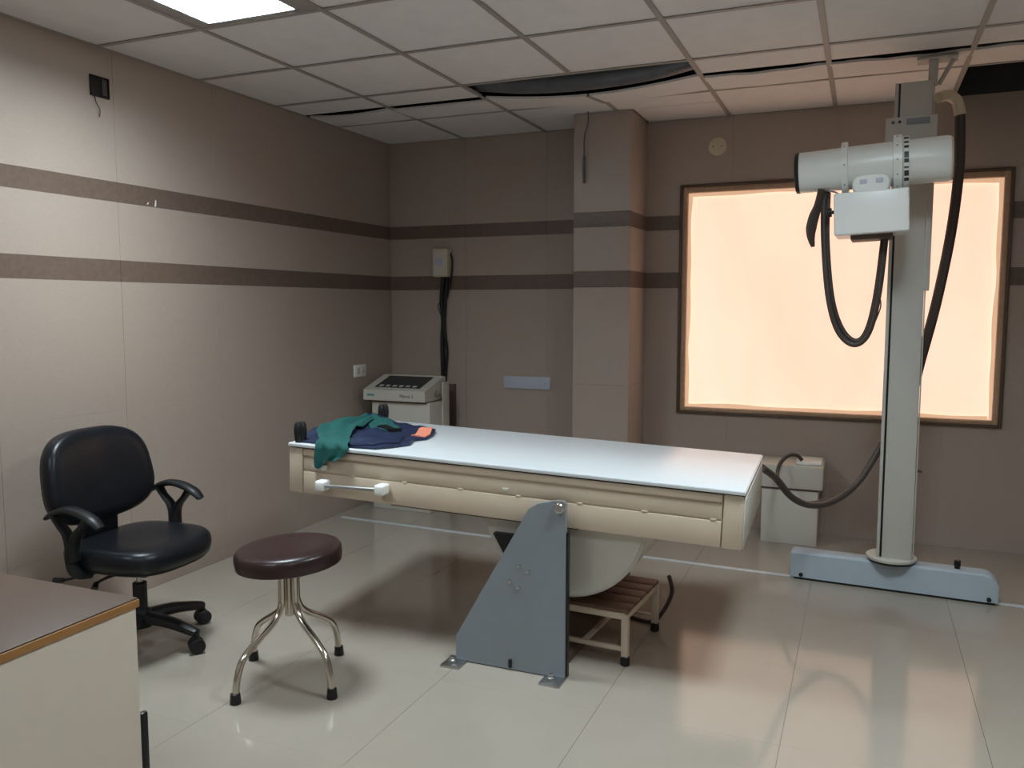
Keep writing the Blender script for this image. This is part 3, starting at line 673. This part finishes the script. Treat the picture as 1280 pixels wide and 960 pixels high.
# ------------------------------------------------------------------ revolving stool
rs = thing('revolving_stool', 'round maroon cushioned stool on four bent chrome legs', 'stool', (-1.946, 2.487, 0))
tl = Matrix.Translation((0, 0, .49)) @ Matrix.Rotation(R(3.0), 4, Vector((.55, -.8, 0))) @ Matrix.Translation((0, 0, -.49))
MB(tl).lathe([(0, .185), (.004, .193), (.03, .197), (.052, .195), (.062, .188), (.068, .172), (.071, .12), (.072, .01)], (0, 0, .443), (0, 0, 1), 56).build('seat', 'maroon', rs, angle=50)
MB().lathe([(0, .016), (.20, .016)], (0, 0, .245), (0, 0, 1), 14).build('screw_post', 'chrome', rs)
MB().lathe([(0, .07), (.008, .09)], (0, 0, .436), (0, 0, 1), 24).build('seat_plate', 'steel', rs)
for (fx, fy) in ((-2.0, 2.236), (-1.715, 2.41), (-2.17, 2.557), (-1.90, 2.744)):
    dx, dy = fx+1.946, fy-2.487; rr = math.hypot(dx, dy); dx /= rr; dy /= rr; rr = .255
    lg = MB().tube([(dx*.036, dy*.036, .44), (dx*.036, dy*.036, .33), (dx*.042, dy*.042, .285), (dx*.075, dy*.075, .240), (dx*.165, dy*.165, .185), (dx*.215, dy*.215, .145), (dx*.240, dy*.240, .09), (dx*.250, dy*.250, .02)], .0125, seg=12).build('leg', 'chrome', rs)
    MB().lathe([(0, .019), (.004, .020), (.036, .017), (.038, .013)], (dx*.251, dy*.251, 0), (0, 0, 1), 14).build('rubber_tip', 'black', lg)

# ------------------------------------------------------------------ office chair (local +x = forward)
ch = thing('office_chair', 'black leatherette office chair with armrests on castors by the side wall', 'chair', (-2.725, 2.515, 0), R(2))
MB().lathe([(0, .045), (.01, .05), (.06, .045), (.075, .03)], (0, 0, .075), (0, 0, 1), 20).build('base_hub', 'black', ch)
for k in range(5):
    a = R(1 + 72*k); ca, sa = math.cos(a), math.sin(a)
    lg = MB().tube([(ca*.03, sa*.03, .115), (ca*.15, sa*.15, .108), (ca*.265, sa*.265, .085), (ca*.285, sa*.285, .080)], [.034, .030, .023, .016], sq=.8).build('base_leg', 'black', ch)
    px, py = ca*.28, sa*.28
    cs = MB().lathe([(0, .012), (.045, .012)], (px, py, .045), (0, 0, 1), 10).build('castor', 'black', lg)
    na = R(-38 + 9*k)
    for s1 in (-1, 1):
        MB().lathe([(0, .024), (.004, .031), (.020, .031), (.024, .024)], (px + s1*.006*math.cos(na) - (.024 if s1 < 0 else 0)*math.cos(na), py + s1*.006*math.sin(na) - (.024 if s1 < 0 else 0)*math.sin(na), .031), (math.cos(na), math.sin(na), 0), 18).build('castor_wheel', 'black', lg)
MB().lathe([(0, .028), (.13, .028), (.132, .024)], (0, 0, .13), (0, 0, 1), 16).build('lift_sleeve', 'black', ch)
MB().lathe([(0, .013), (.12, .013)], (0, 0, .25), (0, 0, 1), 14).build('gas_lift', 'steel', ch)
MB().rbox((-.12, -.09, .315), (.12, .09, .365), .012).build('mechanism', 'black', ch)
for p in ([(-.05, -.07, .34), (-.10, -.16, .33), (-.20, -.19, .305), (-.24, -.20, .300)], [(.02, -.08, .33), (.0, -.15, .33), (-.045, -.175, .305), (-.03, -.20, .290)]):
    lv = MB().tube(p, .006).build('lever', 'black', ch)
    MB().tube([p[-2], p[-1]], [.010, .014], smooth=False).build('lever_grip', 'black', lv)
so = sup(.240, .243, 3.4, 48)
def seatf(u, v, d):
    z = d
    if u > .12: z -= .10*(u-.12)*(u-.12)*8*.5
    return (u+.01, v, z + .012*((v/.25)**2))
MB().cushion(so, [(.90, .362), (.975, .370), (1.0, .395), (1.0, .415), (.98, .435), (.93, .448), (.80, .452), (.5, .446), (.2, .443), (.02, .443)], seatf).build('seat', 'leather', ch, angle=60)
MB().cushion(so, [(.88, .352), (.93, .358), (.93, .372)], seatf).build('seat_pan', 'black', ch)
bo_ = sup(.262, .195, 3.0, 52, wide=.07)
bt = Matrix.Rotation(R(-9), 4, 'Y')
def backf(v, w_, d):
    # v across (y), w_ up, d depth (front +x)
    c = .16*(v*v)/.26*1.0
    p = bt @ Vector((d + c, 0, w_))
    return (-.225 + p.x, v, .70 + p.z)
MB().cushion(bo_, [(.93, -.035), (.985, -.030), (1.0, -.012), (1.0, .006), (.98, .024), (.92, .036), (.75, .044), (.45, .046), (.02, .046)], backf).build('backrest', 'leather', ch, angle=60)
MB().cushion(bo_, [(.80, -.052), (.93, -.046), (.95, -.034)], backf).build('back_shell', 'black', ch)
MB().tube([(-.06, 0, .345), (-.20, 0, .35), (-.255, 0, .40), (-.262, 0, .55), (-.275, 0, .70)], .040, sq=.35).build('back_bar', 'black', ch)
MB().cushion(sup(.085, .12, 4, 24), [(.96, -.03), (1, -.02), (1, .02), (.95, .03)], lambda v, w_, d: (-.205+d*.6, v, .50+w_)).build('back_cover', 'leather', ch)
for s1 in (-1, 1):
    y = .278 if s1 > 0 else -.264
    ar = MB().tube([(-.190, y, .575), (-.145, y, .600), (-.080, y, .618), (-.010, y, .611), (.050, y, .588), (.085, y, .560)], [.014, .024, .027, .028, .029, .020], seg=14, sq=.55).build('armrest', 'black', ch)
    MB().tube([(-.145, y, .596), (-.118, y, .558), (-.085, y, .525), (-.070, y, .485), (-.068, y, .42), (-.055, y*.97, .375), (-.04, y*.75, .355)], [.024, .021, .024, .027, .028, .028, .02], sq=.6).build('arm_support', 'black', ar)
    MB().tube([(.022, y, .592), (-.005, y, .558), (-.036, y, .525), (-.052, y, .485), (-.052, y, .42)], [.024, .021, .024, .027, .028], sq=.6).build('arm_support', 'black', ar)

# ------------------------------------------------------------------ desk in the near left corner
dk = thing('desk', 'desk with brown laminate top and cream side panel in the near left corner', 'desk', (-1.59, 1.46, 0))
dz = .70
MB().rbox((-1.3, -.74, dz-.024), (0, 0, dz), .002).build('desk_top', 'desktop', dk)
MB().rbox((-1.302, -.742, dz-.024), (.003, .003, dz-.004), .003).build('edge_band', 'edgeband', dk)
MB().rbox((-.022, -.735, 0), (-.003, -.004, dz-.024), .002).build('side_panel', 'deskside', dk)
MB().rbox((-1.297, -.735, 0), (-1.278, -.004, dz-.024), .002).build('side_panel', 'deskside', dk)
MB().rbox((-1.278, -.06, .2), (-.022, -.042, dz-.024), .002).build('modesty_panel', 'deskside', dk)
MB().rbox((-.020, -.002, 0), (-.004, .022, .405), .006).build('leg_guard', 'black', dk)
